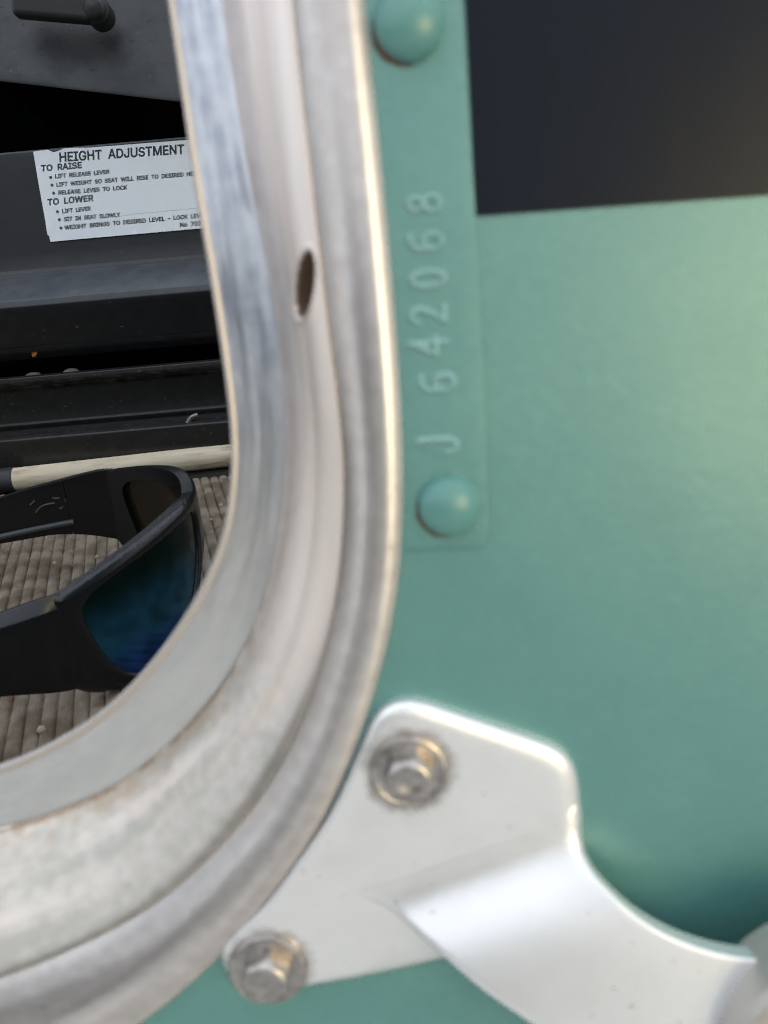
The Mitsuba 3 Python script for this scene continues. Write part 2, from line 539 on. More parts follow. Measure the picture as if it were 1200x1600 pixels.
# channel wall: a dense grid, with the screw hole pushed in
wall_rows = [(lerp_loop(cove0, L['step'], 0.986), -3.3), (L['step'], -2.85)]
NW = 56
for i in range(NW):
    t = (i + 1) / (NW + 1)
    l = lerp_loop(L['step'], L['mid'], t * 2) if t < 0.5 else lerp_loop(L['mid'], L['flange'], t * 2 - 1)
    wall_rows.append((l, -2.85 - 17.0 * t ** 1.3))
wall_rows.append((L['flange'], -19.9))
gw = np.stack([lay(l, n * MM) for l, n in wall_rows])
# refine along the loop near the hole
flat = gw.reshape(-1, 3)


def to_pix(q):
    X = world(q)
    z = X @ FWD
    return np.stack([600 + FOC * (X @ RX) / z, 800 - FOC * (X @ UY) / z], -1)


pxw = to_pix(gw)
seg = np.where((pxw[5, :, 1] > 300) & (pxw[5, :, 1] < 600) & (pxw[5, :, 0] > 300))[0]
j0, j1 = seg.min(), seg.max()


def refine(g, k):
    M = g.shape[1]
    t = np.linspace(0, M - 1, (M - 1) * k + 1)
    return CubicSpline(np.arange(M), g, axis=1)(t)


def wall_pieces():
    guv = loft_uv(wall_rows).reshape(gw.shape[0], gw.shape[1], 2)
    rest = np.concatenate([gw[:, j1:], gw[:, :j0 + 1]], 1)
    rest_uv = np.concatenate([guv[:, j1:], guv[:, :j0 + 1]], 1)
    near_uv = refine(guv[:, j0:j1 + 1], 8)
    near = refine(gw[:, j0:j1 + 1], 8)
    tp = np.linspace(0, len(gw) - 1, (len(gw) - 1) * 3 + 1)
    near = CubicSpline(np.arange(len(gw)), near, axis=0)(tp)
    near_uv = CubicSpline(np.arange(len(gw)), near_uv, axis=0)(tp)
    px = to_pix(near)
    ca, sa = math.cos(math.radians(-7)), math.sin(math.radians(-7))
    dx, dy = px[..., 0] - 476, px[..., 1] - 444
    ex, ey = (ca * dx - sa * dy) / 14.5, (sa * dx + ca * dy) / 52
    rr = np.sqrt(np.abs(ex) ** 2 + np.abs(ey) ** 2)
    # push along the wall's own outward normal
    du, dv = np.gradient(near, axis=0), np.gradient(near, axis=1)
    nn = np.cross(du, dv)
    nn /= np.linalg.norm(nn, axis=-1, keepdims=True)
    cen = np.array([U_MID, V_MID, 0.03])
    nn = np.where((np.sum(nn * (near - cen), -1) < 0)[..., None], -nn, nn)
    depth = 0.0032 * np.clip((1.02 - rr) / 0.12, 0, 1) ** 0.6
    lip = -0.00012 * np.exp(-((rr - 1.16) / 0.08) ** 2)
    near = near + nn * (depth + lip)[..., None]
    m = grid_mesh(near)
    inside = (rr.reshape(-1) < 1.035)[m.faces].all(1)
    hole = trimesh.Trimesh(m.vertices, m.faces[inside], process=False)
    m.update_faces(~inside)
    hole.remove_unreferenced_vertices()
    return grid_mesh(rest), m, hole, np.concatenate([rest_uv.reshape(-1, 2), near_uv.reshape(-1, 2)])


wa, wb, hole, wall_uv = wall_pieces()
wall = (np.vstack([wa.vertices, wb.vertices]), np.vstack([wa.faces, wb.faces + len(wa.vertices)]))
obj('channel_wall', (world(wall[0]), wall[1]), 'wall_metal', frame, uv=wall_uv)
k = obj('screw_hole', W(hole), 'hole_dirt', frame, smooth=45)
tag(k, 'empty oval screw hole with rusty inside in the channel wall')
fl_rows = [(L['flange'], -19.9), (lerp_loop(L['flange'], L['edge'], 0.04), -20.05), (lerp_loop(L['flange'], L['edge'], 0.45), -20.0), (lerp_loop(L['flange'], L['edge'], 0.86), -19.95)]
obj('inner_flange', loft(fl_rows), 'flange_metal', frame, uv=loft_uv(fl_rows))
lip0 = lerp_loop(L['flange'], L['edge'], 0.86)
lip = [(lip0, -19.95), (lerp_loop(lip0, L['edge'], 0.35), -19.6), (lerp_loop(lip0, L['edge'], 0.8), -19.7), (L['edge'], -20.4), (inward(L['edge'], -0.0002), -21.6), (inward(L['edge'], -0.001), -22.2), (L['flange'], -22.2)]
obj('inner_lip', loft(lip), 'lip_metal', frame)


def wall_rough(p, n, uv):
    return 0.15 + 0.2 * streak(uv, 16.0, 500.0)


def wall_fn(p, n, uv):
    f = streak(uv, 12.0, 330.0, 4)
    c = mix((0.70, 0.61, 0.55), (0.87, 0.775, 0.71), smoothstep(0.2, 0.75, f))
    # dirt gathered along the foot of the channel, where the wall meets the flange
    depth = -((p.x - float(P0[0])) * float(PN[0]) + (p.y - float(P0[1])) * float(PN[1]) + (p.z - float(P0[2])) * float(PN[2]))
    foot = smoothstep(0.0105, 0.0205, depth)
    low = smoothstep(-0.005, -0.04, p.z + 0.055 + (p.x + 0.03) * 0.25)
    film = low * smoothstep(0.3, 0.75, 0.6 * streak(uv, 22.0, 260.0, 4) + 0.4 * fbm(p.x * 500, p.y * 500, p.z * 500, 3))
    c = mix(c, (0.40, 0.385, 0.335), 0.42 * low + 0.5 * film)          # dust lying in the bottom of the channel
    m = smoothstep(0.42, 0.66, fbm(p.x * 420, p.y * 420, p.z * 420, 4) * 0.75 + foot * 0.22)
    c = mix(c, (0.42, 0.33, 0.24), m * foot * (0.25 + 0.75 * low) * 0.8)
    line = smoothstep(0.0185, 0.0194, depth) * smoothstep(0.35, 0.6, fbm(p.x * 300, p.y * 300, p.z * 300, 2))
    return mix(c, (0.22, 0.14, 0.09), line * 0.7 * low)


principled('wall_metal', proc(wall_fn), proc(wall_rough), 0.74, 0.5, bump=proc(alu_bump, 2e-4))
principled('lip_metal', (0.50, 0.46, 0.43), 0.45, 0.6, 0.5)

# ------------------------------------------------------------------ the green panel with the window cut out
panel = thing('body_panel', 'flat green painted body panel to the right of the window frame', 'panel')
hole_poly = Polygon(inward(L['rim'], 0.0010)).buffer(0)
PANEL_BOX = shapely.box(-0.90, -0.32, 0.36, 0.74)
sheet = trimesh.creation.extrude_polygon(PANEL_BOX.difference(hole_poly.simplify(0.00005)), 0.0018, engine='earcut')
sheet.apply_translation([0, 0, -0.0018])
obj('skin', W(sheet), 'green_paint', panel, smooth=20)


def px_poly(pts, n):
    return Polygon(uv_at(*np.array(pts, float).T, n * MM)[:, :2])


# riveted strip with the raised serial number
strip = thing('serial_number_strip', 'riveted green strip with a raised number between window frame and dark rectangle', 'plate')
ST = 0.75
strip_poly = px_poly([(560, -500), (697, -500), (722, 0), (744, 340), (757, 600), (764, 835), (755, 856), (560, 862)], ST).buffer(-0.0004).buffer(0.0004)


def place_n(n_top, r):
    def f(pts, d):
        dd = np.clip(d / r, 0, 1)
        h = n_top - r * 0.0 - (1 - np.sqrt(1 - (1 - dd) ** 2)) * min(r, n_top * 0.9)
        return np.concatenate([pts, h[:, None]], 1)
    return f


strip_poly = strip_poly.difference(Polygon(inward(L['rim'], 0.0008)).buffer(0))
st = pillow(strip_poly, 0.0010, [0.00006, 0.00015, 0.0003], None, place_n(ST * MM, 0.0003), skirt=lambda o: np.concatenate([o, np.full((len(o), 1), -0.0001)], 1), grid=0.004)
obj('plate', W(st), 'green_paint', strip, smooth=40)


def arc(cx, cy, rx, ry, a0, a1, n=24):
    a = np.radians(np.linspace(a0, a1, n))
    return list(zip(cx + rx * np.cos(a), cy + ry * np.sin(a)))


GLYPHS = {  # strokes in a box 0.56 wide, 1 high
    '8': [arc(.28, .26, .25, .24, 0, 360), arc(.28, .75, .21, .22, 0, 360)],
    '6': [arc(.28, .29, .25, .27, 0, 360), [(.035, .30)] + arc(.36, .62, .325, .36, 175, 80) + [(.50, .93)]],
    '0': [arc(.28, .5, .24, .48, 0, 360, 40)],
    '2': [arc(.28, .74, .23, .24, 165, -25) + [(.30, .32), (.04, .02), (.53, .02)]],
    '4': [[(.42, .0), (.42, .97), (.03, .28), (.56, .28)]],
    'J': [[(.42, .98), (.42, .28)] + arc(.22, .26, .20, .24, 0, -175)],
}
W_GL = 0.27
for ch, cx, cy, hpx in (('J', 684, 694, 58), ('6', 682, 598, 54), ('4', 668, 543, 56), ('2', 668, 493, 54), ('0', 668, 436, 54), ('6', 664, 378, 52), ('8', 661, 319, 52)):
    # text reads upwards: the letter's right is up in the photograph
    o = uv_at(cx, cy, ST * MM)[:2]
    hgt = np.linalg.norm(uv_at(cx + hpx / 2, cy, ST * MM)[:2] - uv_at(cx - hpx / 2, cy, ST * MM)[:2])
    shp = shapely.union_all([LineString(s).buffer(W_GL / 2) for s in GLYPHS[ch]])
    wfac = 0.86
    shp = affinity.translate(shp, -.28, -.5)
    shp = affinity.scale(shp, hgt * wfac, hgt, origin=(0, 0))
    shp = affinity.rotate(shp, 90 - 0.6 + rng.normal(0, 1.0), origin=(0, 0))
    shp = affinity.translate(shp, *o)
    r = W_GL / 2 * hgt

    def pl(pts, d):
        dd = np.clip(d / r, 0, 1)
        h = (ST - 0.12) * MM + 0.00085 * np.sin(dd * np.pi / 2) ** 1.2
        return np.concatenate([pts, h[:, None]], 1)
    obj('raised_character', W(pillow(shp, 0.00018, [r * .3, r * .6, r * .9], None, pl, grid=0.0002)), 'green_raised', strip, smooth=60)


def dome_rivet(px, py, rpx, name, lab):
    c = uv_at(px, py, 1.6 * MM)
    r = rpx / FOC * (world(c) @ FWD)
    prof = [(r * 1.0, -0.0003), (r * 1.0, 0.00045)] + [(r * math.cos(a), 0.00045 + r * 0.62 * math.sin(a)) for a in np.linspace(0.12, math.pi / 2, 22)]
    prof[-1] = (0, prof[-1][1])
    c[2] = ST * MM
    k_ = obj('rivet', lathe(prof, world(c), PN), 'rivet_paint', strip, smooth=50)
    tag(k_, lab)
    # rust creeping out from below the head on the lower left
    a = np.radians(np.linspace(165, 275, 30))
    path = np.stack([c[0] + r * 1.03 * np.cos(a), c[1] + r * 1.03 * np.sin(a), np.full(30, ST * MM + 0.00010)], 1)
    rad = 0.00062 * np.sin(np.linspace(0.02, math.pi - .02, 30)) * (0.55 + 0.6 * rng.random(30))
    kk = obj('rust', tube(world(path), rad, 8), 'rust', k_, smooth=60)


scene_rivet = None


def rivet_fn(p, n, uv):
    f = fbm(p.x * 500, p.y * 500, p.z * 500, 3)
    return mix((0.080, 0.225, 0.205), (0.105, 0.262, 0.238), f)


principled('rivet_paint', proc(rivet_fn), 0.32, 0, 0.6)
dome_rivet(640, 36, 56, 'rivet', 'large domed rivet head at the top of the strip, rusty along its lower edge')
dome_rivet(702, 791, 48, 'rivet', 'domed rivet head at the foot of the strip with a rust spot on its left edge')

# dark glossy rectangle
dark = obj('dark_panel', W((lambda m: (m.apply_translation([0, 0, -0.0002]), m)[1])(trimesh.creation.extrude_polygon(
    px_poly([(726, -10), (744, 338), (1210, 304), (1900, 250), (1850, -900), (680, -900)], 0.3).buffer(-0.0003).buffer(0.0003), 0.0005, engine='earcut'))), 'dark_gloss', smooth=30)
tag(dark, 'dark navy glossy rectangle on the green panel, right of the riveted strip', 'panel')

# ------------------------------------------------------------------ metal bracket on the panel
bracket = thing('bracket', 'pale cast metal bracket arm bolted to the green panel beside the window frame', 'bracket')
base_px = [(346, 1484), (396, 1430), (463, 1347), (513, 1274), (546, 1208), (572, 1148), (590, 1113), (614, 1096), (645, 1092), (690, 1104), (780, 1134), (850, 1158), (880, 1174), (897, 1196), (905, 1232), (908, 1290), (900, 1345),
           (860, 1400), (760, 1478), (690, 1499), (560, 1528), (470, 1545), (440, 1556), (405, 1560), (372, 1545), (354, 1520)]
base_poly = Polygon(spline(base_px, 220, True)).buffer(0)


def seg_s(pts):
    """pixels below the bend line that runs from (575, 1415) up to (905, 1300)"""
    a, b = np.array([585., 1418.]), np.array([905., 1306.])
    t = (b - a) / np.linalg.norm(b - a)
    return (pts - a) @ np.array([-t[1], t[0]])


def soft(x, w):
    return w * np.log1p(np.exp(np.clip(x / w, -30, 30)))


def base_top(pts):
    # the plate swells towards its upper right edge
    return 3.0 + 0.0 * pts[:, 0]


def place_base(pts, d):
    R, D = 9.0 + 27.0 * np.clip((pts[:, 0] - 560) / 60, 0, 1), 2.0
    dd = np.clip(d / R, 0, 1)
    n = base_top(pts) - D * (1 - np.sqrt(1 - (1 - dd) ** 2))
    return uv_at(pts[:, 0], pts[:, 1], n * MM)


def skirt_base(o):
    q = uv_at(o[:, 0], o[:, 1], np.full(len(o), 1.1 * MM))
    q[:, 2] = -0.0001
    return q


bm = pillow(base_poly, 6, [1.5, 4, 8, 13, 19, 27, 36], None, place_base, skirt_base, grid=14)
obj('base_plate', W(bm), 'bracket_metal', bracket, smooth=70)

arm_px = [(552, 1394), (630, 1345), (720, 1310), (800, 1280), (860, 1258), (890, 1246), (905, 1250), (910, 1300), (918, 1338), (934, 1368), (962, 1400), (1005, 1436), (1070, 1470), (1150, 1492), (1230, 1510), (1330, 1640), (1230, 1790), (1080, 1760), (950, 1690),
          (840, 1608), (760, 1552), (690, 1492), (640, 1446), (596, 1413)]
arm_poly = Polygon(spline(arm_px, 260, True)).buffer(0)


def arm_top(pts):
    s = seg_s(pts)
    rise = soft(s - 4, 20) * 0.066 - soft(s - 85, 25) * 0.031 - soft(s - 200, 45) * 0.012
    return 2.86 + rise  - np.where(s < -25, (-25 - s) * 0.01, 0)


def arm_round(pts):
    """1 where the arm grows out of the plate's rounded edge, 0 along its own sheared edges"""
    return np.clip((pts[:, 0] - 1.22 * (pts[:, 1] - 1410) - 620) / 120, 0, 1) * np.clip((85 - seg_s(pts)) / 60, 0, 1)


def place_arm(pts, d):
    w = arm_round(pts)
    R, D = 7 + 17 * w, 0.6 + 1.3 * w
    dd = np.clip(d / R, 0, 1)
    n = arm_top(pts) - D * (1 - np.sqrt(1 - (1 - dd) ** 2))
    return uv_at(pts[:, 0], pts[:, 1], n * MM)


def skirt_arm(o):
    w = arm_round(o)
    n = arm_top(o) - (0.6 + 1.3 * w)
    q = uv_at(o[:, 0], o[:, 1], n * MM)
    q[:, 2] = np.maximum(q[:, 2] - 0.0022, 0.0004)
    return q


am = pillow(arm_poly, 6, [1.2, 3, 6, 10, 16, 24], None, place_arm, skirt_arm, grid=12)
obj('arm', W(am), 'bracket_metal', bracket, smooth=70)
# round boss at the arm's end, mostly outside the picture
bc = uv_at(1362, 1690, 20 * MM)
bc[2] = 0.0145
bp = [(0, -0.006), (0.0230, -0.006), (0.0238, -0.0052), (0.0238, 0.0044), (0.0230, 0.0056), (0.0210, 0.0062), (0.0140, 0.0062), (0.0132, 0.0054), (0.0132, -0.002), (0, -0.002)]
obj('boss', lathe(bp, world(bc), PN), 'boss_metal', bracket, smooth=30)


def bolt(px, py, rpx, lab, turn):
    c = uv_at(px, py, 3.2 * MM)
    z = world(c) @ FWD
    r = rpx / FOC * z
    c[2] = 2.9 * MM
    prof = [(r, -0.0006), (r, 0.0007), (r * 0.97, 0.0010), (r * 0.90, 0.00115), (r * 0.80, 0.0009), (r * 0.5, 0.0009)]
    k_ = obj('bolt', lathe(prof, world(c), PN, 48), 'bolt_metal', bracket, smooth=35)
    tag(k_, lab)
    import manifold3d as m3
    rh = r * 0.60
    hexa = Polygon([(rh * 1.1 * math.cos(a), rh * 1.1 * math.sin(a)) for a in np.radians(np.arange(0, 360, 60) + turn)]).buffer(-rh * .3).buffer(rh * .3)
    rows = []
    for sc, h in ((1.0, 0.0004), (1.0, 0.0026), (0.985, 0.0032), (0.93, 0.0037), (0.84, 0.0041), (0.70, 0.0043), (0.50, 0.00425), (0.40, 0.0040), (0.0, 0.0039)):
        pts = ring_points(hexa, rh * .08)[0]
        rad = np.linalg.norm(pts, axis=1)
        if sc < 0.99:
            pts = pts * np.minimum(1, sc * rh * 1.02 / rad)[:, None]
        rows.append(np.concatenate([pts + c[:2], np.full((len(pts), 1), c[2] + h)], 1))
    obj('head', W(grid_mesh(np.stack(rows), True)), 'bolt_metal', k_, smooth=32)


bolt(639, 1204, 61, 'upper bolt with washer on the bracket', 8)
bolt(419, 1514, 61, 'lower bolt with washer on the bracket, half hanging over its corner', 20)

# ------------------------------------------------------------------ inside the cab: everything here lies behind the window
SEAT_N = -465.0


def sn(n):
    return SEAT_N + (n + 275) * 1.4


def uvs(x, y, n):
    return uv_at(x, y, sn(n * 1000) * MM)


def profile_bar(pix, u0, u1, x=150.0):
    """a bent sheet that runs along u; pix: (pixel y at column x, n in mm)"""
    q = np.array([uv_at(x, y, sn(n) * MM) for y, n in pix])
    us = np.linspace(u0, u1, 40)
    g_ = np.stack([np.stack([np.full(len(q), u), q[:, 1], q[:, 2]], 1) for u in us], 1)
    return W(grid_mesh(g_))


def fillet(pix, k=0.22, n=5):
    """rounds the corners of a profile"""
    p = np.asarray(pix, float)
    out = [p[0]]
    for a, b, c in zip(p[:-2], p[1:-1], p[2:]):
        a2, c2 = b + (a - b) * k, b + (c - b) * k
        for t in np.linspace(0, 1, n):
            out.append((1 - t) ** 2 * a2 + 2 * t * (1 - t) * b + t * t * c2)
    out.append(p[-1])
    return np.array(out)


seat = thing('seat_pedestal', 'black steel seat pedestal that carries the white sticker', 'seat base')
obj('front_panel', profile_bar(fillet([(229, -380), (226, -279), (229, -276), (418, -275), (458, -246), (470, -244), (540, -251), (552, -290), (552, -380)], .16), -0.6, 0.2), 'black_steel', seat, smooth=40)
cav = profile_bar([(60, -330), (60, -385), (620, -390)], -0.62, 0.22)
obj('dark_backdrop', cav, 'void_black', seat, smooth=False)  # black sheet added so the gap above the pedestal stays dark

# upper plate with its lower edge running down to the right
plate = thing('seat_side_plate', 'worn grey steel plate above the black gap, at the top left', 'plate')
pa, pb = uvs(-500, 66, -.262), uvs(560, 187, -.262)
pc, pd = uvs(-500, -330, -.315), uvs(560, -330, -.315)
rows = []
for off, t in ((0.010, 0.05), (0.004, 0.0), (0.0012, -0.006), (0.0, 0.004), (0.0, 0.03), (0, .2), (0, .5), (0, 1.0)):
    pts_ = []
    for s in np.linspace(0, 1, 30):
        lo, hi = pa * (1 - s) + pb * s, pc * (1 - s) + pd * s
        p_ = lo * (1 - t) + hi * t
        p_[2] -= off
        pts_.append(p_)
    rows.append(pts_)
obj('sheet', W(grid_mesh(np.array(rows))), 'worn_plate', plate, smooth=50)
hb = rounded_box([0.050, 0.022, 0.011], 0.0035)
hq = uvs(83, 4, -.258)
mrot = trimesh.transformations.rotation_matrix(math.radians(-9), [0, 0, 1])
hb.apply_transform(mrot)
hb.apply_translation(hq + [0, 0.001, -0.0015])
obj('hinge_block', W(hb), 'old_bolt', plate, smooth=40)
bq = uvs(151, 17, -.259)
obj('bolt', lathe([(0.0086, -0.011), (0.0086, 0.0008), (0.0077, 0.0022), (0.0072, 0.0025), (0.0064, 0.0056), (0.0044, 0.0072), (0.0, 0.0078)], world(bq), PN), 'old_bolt', plate, smooth=40)
principled('old_bolt', (0.010, 0.0095, 0.009), 0.5, 0.0, 0.5)

# sticker
sticker = thing('instruction_sticker', 'white seat height adjustment sticker with black lettering on the black seat base', 'sticker')
LN = SEAT_N * MM + 0.0012
lab_px = [(52, 237), (66, 235), (74, 234), (84, 238), (92, 235.5), (100, 232), (120, 231), (135, 231), (200, 226), (300, 218), (346, 214), (366, 352), (313, 357), (200, 367), (120, 374), (79, 378), (77, 369), (74, 366), (70, 340), (60, 285)]
lab_poly = Polygon(uv_at(*np.array(lab_px, float).T, LN)[:, :2])


def flat(poly, n, thick=0.00018):
    m = trimesh.creation.extrude_polygon(poly, thick, engine='earcut')
    m.apply_translation([0, 0, n])
    return W(m)


obj('paper', flat(lab_poly, LN), 'label_white', sticker, smooth=False)
LINES = [('HEIGHT  ADJUSTMENT', None, (92, 253), (288, 240), 14, True), ('TO  RAISE', None, (64, 268), (128, 262.5), 9.3, True), ('LIFT  RELEASE  LEVER', None, (86, 279), (171, 271.5), 6.2, False),
         ('LIFT  WEIGHT  SO  SEAT  WILL  RISE  TO  DESIRED  HEIGHT', 'LIFT  WEIGHT  SO  SEAT  WILL  RISE  TO  DESIRED  H', (88, 292), (297, 275), 6.2, False), ('RELEASE  LEVER  TO  LOCK', None, (91, 304.5), (199, 296), 6.2, False),
         ('TO  LOWER', None, (74, 321), (146, 314), 9.3, True), ('LIFT  LEVER', None, (97, 333.5), (142, 329), 6.2, False), ('SIT  IN  SEAT  SLOWLY', None, (100, 346), (188, 338.5), 6.2, False),
         ('WEIGHT  BRINGS  TO  DESIRED  LEVEL  –  LOCK  LEVER', 'WEIGHT  BRINGS  TO  DESIRED  LEVEL  –  LOCK  LEV', (101, 359), (313, 340), 6.2, False), ('No  702', None, (281, 355), (314, 352), 6.5, False)]
ink = []
for text, vis, a, b, cap, bold in LINES:
    tm = meshkit.text_mesh(text, 1.0, 0.02, bold=True)
    wide = (meshkit.text_mesh(vis, 1.0, 0.02, bold=True) if vis else tm).bounds[1][0]
    A, B = uv_at(*a, LN)[:2], uv_at(*b, LN)[:2]
    up = uv_at(a[0] - cap * 0.05, a[1] - cap, LN)[:2] - A
    v = np.array(tm.vertices)
    p2 = A + v[:, :1] * (B - A) / wide + v[:, 1:2] * up
    k_ = 0.018 if cap > 12 else 0.035 if cap > 9 else 0.05
    for du, dv, dz in ((0, 0, 0), (k_, 0, 1), (-k_, 0, 2), (0, k_, 3), (0, -k_, 4)):      # heavier strokes than the font's own
        p3 = p2 + du * (B - A) / np.linalg.norm(B - A) * np.linalg.norm(up) + dv * up
        ink.append(trimesh.Trimesh(np.concatenate([p3, (LN + 0.00018 + v[:, 2:3] * 0.004 + dz * 0.000004)], 1), tm.faces, process=False))
for bx, by in ((79.5, 277.5), (81.5, 289.5), (84, 302), (90, 331), (93, 343.5), (95.5, 356.5)):
    c_ = uv_at(bx, by, LN)
    dsk = trimesh.creation.cylinder(0.00105, 0.00012, sections=14)
    dsk.apply_translation(c_ + [0, 0, 0.00020])
    ink.append(dsk)
obj('lettering', W(trimesh.util.concatenate(ink)), 'label_ink', sticker, smooth=False)
cr = np.array([(186, 338.5), (215, 334), (250, 331), (280, 328), (313, 324.5)], float)
cl = LineString(uv_at(*cr.T, LN)[:, :2]).buffer(0.00016)
cl2 = LineString(uv_at(*np.array([(76, 366), (88, 361), (110, 359), (140, 356)], float).T, LN)[:, :2]).buffer(0.00014)
k = obj('crease', flat(cl.union(cl2).buffer(0).geoms[0], LN + 0.0001, 0.00012), 'label_scuff', sticker, smooth=False)

# seat rail
rail = thing('seat_rail', 'black steel seat rail channel between the seat base and the pale pole', 'rail')
obj('channel', profile_bar(fillet([(578, -310), (577, -252), (580, -249.5), (588, -249.5), (592, -251), (594, -276), (660, -278), (664, -252), (670, -244), (677, -241), (722, -244), (770, -248)], .18), -0.6, 0.2), 'rail_steel', rail, smooth=40)


def rail_fn(p, n, uv):
    f = fbm(p.x * 150, p.y * 150, p.z * 150, 3)
    sp = smoothstep(0.85, 0.89, noise(p.x * 600, p.y * 600, p.z * 600))
    dust_and_light = smoothstep(0.25, 0.8, n.z) * smoothstep(0.2, 0.9, f)
    c = mix((0.010, 0.010, 0.011), (0.024, 0.023, 0.022), f)
    c = mix(c, (0.17, 0.155, 0.135), dust_and_light * 0.8)
    return mix(c, (0.15, 0.12, 0.10), sp * 0.4)


principled('rail_steel', proc(rail_fn), 0.28, 0, 0.5)
for x, y in ((52, 588), (111, 582)):
    q = uvs(x, y, -.256)
    obj('rivet', lathe([(0.0058, -0.003), (0.0055, 0.0004), (0.0042, 0.0018), (0.0022, 0.0025), (0, 0.0026)], world(q), PV + 0.2 * PN, 24), 'dusty', rail, smooth=50)
principled('dusty', (0.15, 0.13, 0.11), 0.7, 0, 0.3)
# an S-shaped highlight at the rail's right end, added as a thin tube
clip = spline([uvs(x, y, -.2435) for x, y in ((272, 677), (284, 673), (292, 664), (298, 653), (309, 648))], 24)
obj('clip', tube(world(clip), 0.0015, 8), 'highlight_steel', rail, smooth=60)
principled('highlight_steel', (0.25, 0.24, 0.23), 0.35, 0.7, 0.5)
speck = trimesh.creation.icosphere(2, 1.0)  # small orange solid in place of sunlight coming through a gap
speck.vertices *= [0.0016, 0.0028, 0.0011]
speck.apply_transform(trimesh.transformations.rotation_matrix(math.radians(-35), [0, 0, 1]))
speck.apply_translation(uvs(54, 552, -.2600))
k = obj('light_speck', W(speck), 'orange_light')
tag(k, 'tiny orange solid standing for sunlight in the gap under the seat base', 'flake')

# floor mat: a flat sheet with a rib beside a rib
Z_MAT = -0.1825
MAT_FAR = on_plane(np.array(318.), np.array(747.), Z_MAT)
rd = ray(130, 50)
rd = np.array([rd[0], rd[1], 0])
rd /= np.linalg.norm(rd)
rn = np.array([rd[1], -rd[0], 0])
mat = thing('floor_mat', 'dirty beige ribbed rubber mat under the sunglasses', 'mat')
y_far = MAT_FAR[1]
y_near = 0.135
x_ref = on_plane(np.array(120.), np.array(900.), Z_MAT)
bs = trimesh.creation.box([0.56, y_far - y_near + 0.0, 0.0022])
bs.apply_translation([-0.17, (y_far + y_near) / 2 - 0.0005, Z_MAT - 0.0030])
obj('backing', bs, 'mat_base', mat, smooth=False)
PITCHR = 0.0058
secs = [(-.50, -.75), (-.44, -.42), (-.34, -.10), (-.18, .08), (0, .14), (.18, .08), (.34, -.10), (.44, -.42), (.50, -.75)]
for i in range(-40, 40):
    c0 = x_ref + rn * PITCHR * i
    ts = [(yy - c0[1]) / rd[1] for yy in (y_near, y_far + 0.0012 * rng.random())]
    if abs((c0 + rd * ts[0])[0] + 0.17) > 0.27:
        continue
    tt = np.linspace(ts[0], ts[1], 16)
    cc = c0 + rd * tt[:, None]
    wob = rng.normal(0, 0.00010, (16, 1))
    wf = 1 + rng.normal(0, 0.03)
    g_ = np.stack([cc + rn * (a * PITCHR * wf) + wob * rn + np.array([0, 0, 0.0020 * b]) for a, b in secs])
    e0, e1 = g_[:, :1].mean(0, keepdims=True).repeat(len(secs), 0), g_[:, -1:].mean(0, keepdims=True).repeat(len(secs), 0)
    obj('rib', grid_mesh(np.concatenate([e0, g_, e1], 1)), 'mat_rubber', mat, smooth=50)

floor_z = Z_MAT - 0.0045
fb = trimesh.creation.box([0.9, 1.0, 0.03])
fb.apply_translation([-0.12, 0.12 + 0.5, floor_z - 0.015])
obj('cab_floor', fb, 'void_floor', smooth=False)
tag('cab_floor', 'dark floor of the cab under the mat', None, kind='structure')
principled('void_floor', (0.02, 0.018, 0.016), 0.8, 0, 0.2)
# crumbs of dirt
cd = []
for x, y in ((152, 870), (78, 838), (86, 880), (56, 1068), (300, 800), (330, 812), (345, 790), (65, 1140), (100, 1152)):
    s = trimesh.creation.icosphere(1, 1.0)
    s.vertices *= (0.0007 + 0.0008 * rng.random()) * (1 + 0.4 * rng.random((len(s.vertices), 1)))
    s.apply_translation(on_plane(np.array(float(x)), np.array(float(y)), Z_MAT + 0.0004))
    cd.append(s)
obj('dirt_crumbs', trimesh.util.concatenate(cd), 'crumb', smooth=40)
tag('dirt_crumbs', 'pale crumbs of dirt scattered on the ribbed mat', 'dirt', kind='stuff')

# pole
pole = thing('pole', 'grubby cream pole with a black sleeve lying behind the sunglasses', 'pole')
PR = 0.0078
za = floor_z + PR + 0.0005


def on_pole(x, y):
    return on_plane(np.array(float(x)), np.array(float(y)), za)


a_, b_ = on_pole(25, 749), on_pole(360, 711)
dirp = (b_ - a_) / np.linalg.norm(b_ - a_)
obj('shaft', tube([a_ + dirp * s for s in np.linspace(-0.004, 0.42, 20)], PR, 32), 'pole_cream', pole, smooth=50)
obj('sleeve', tube([a_ - dirp * 0.22] + [a_ - dirp * s for s in (0.10, 0.03, 0.002, 0.0008, 0.0)], [PR * 1.06] * 3 + [PR * 1.10, PR * 1.07, PR * 0.98], 32), 'sleeve_rubber', pole, smooth=40)
principled('sleeve_rubber', (0.025, 0.026, 0.030), 0.45, 0, 0.4)

# ------------------------------------------------------------------ sunglasses standing on the mat
gl = thing('sunglasses', 'black wraparound sunglasses with blue mirrored lenses lying on the ribbed mat', 'sunglasses')
AZ, TILT = 0.124, 0.10
GF = np.array([math.cos(AZ) * math.cos(TILT), math.sin(AZ) * math.cos(TILT), math.sin(TILT)])           # where the glasses look
GS = np.array([-math.sin(AZ), math.cos(AZ), 0])          # towards the far lens
GU = np.cross(GF, GS)
HW, WRAP, TALL = 0.0672, 0.0454, 1.37
KW = HW / 0.0586
G0 = np.array([-0.0762, 0.3217, Z_MAT + 0.0022])


def gpt(x, y, z):
    x, y, z = np.broadcast_arrays(np.asarray(x, float), y, z)
    return G0 + (x + 0.22 * (z - 0.04))[..., None] * GF + y[..., None] * GS + TALL * z[..., None] * GU


def front_x(s):
    return -WRAP * np.abs(s) ** 2.1


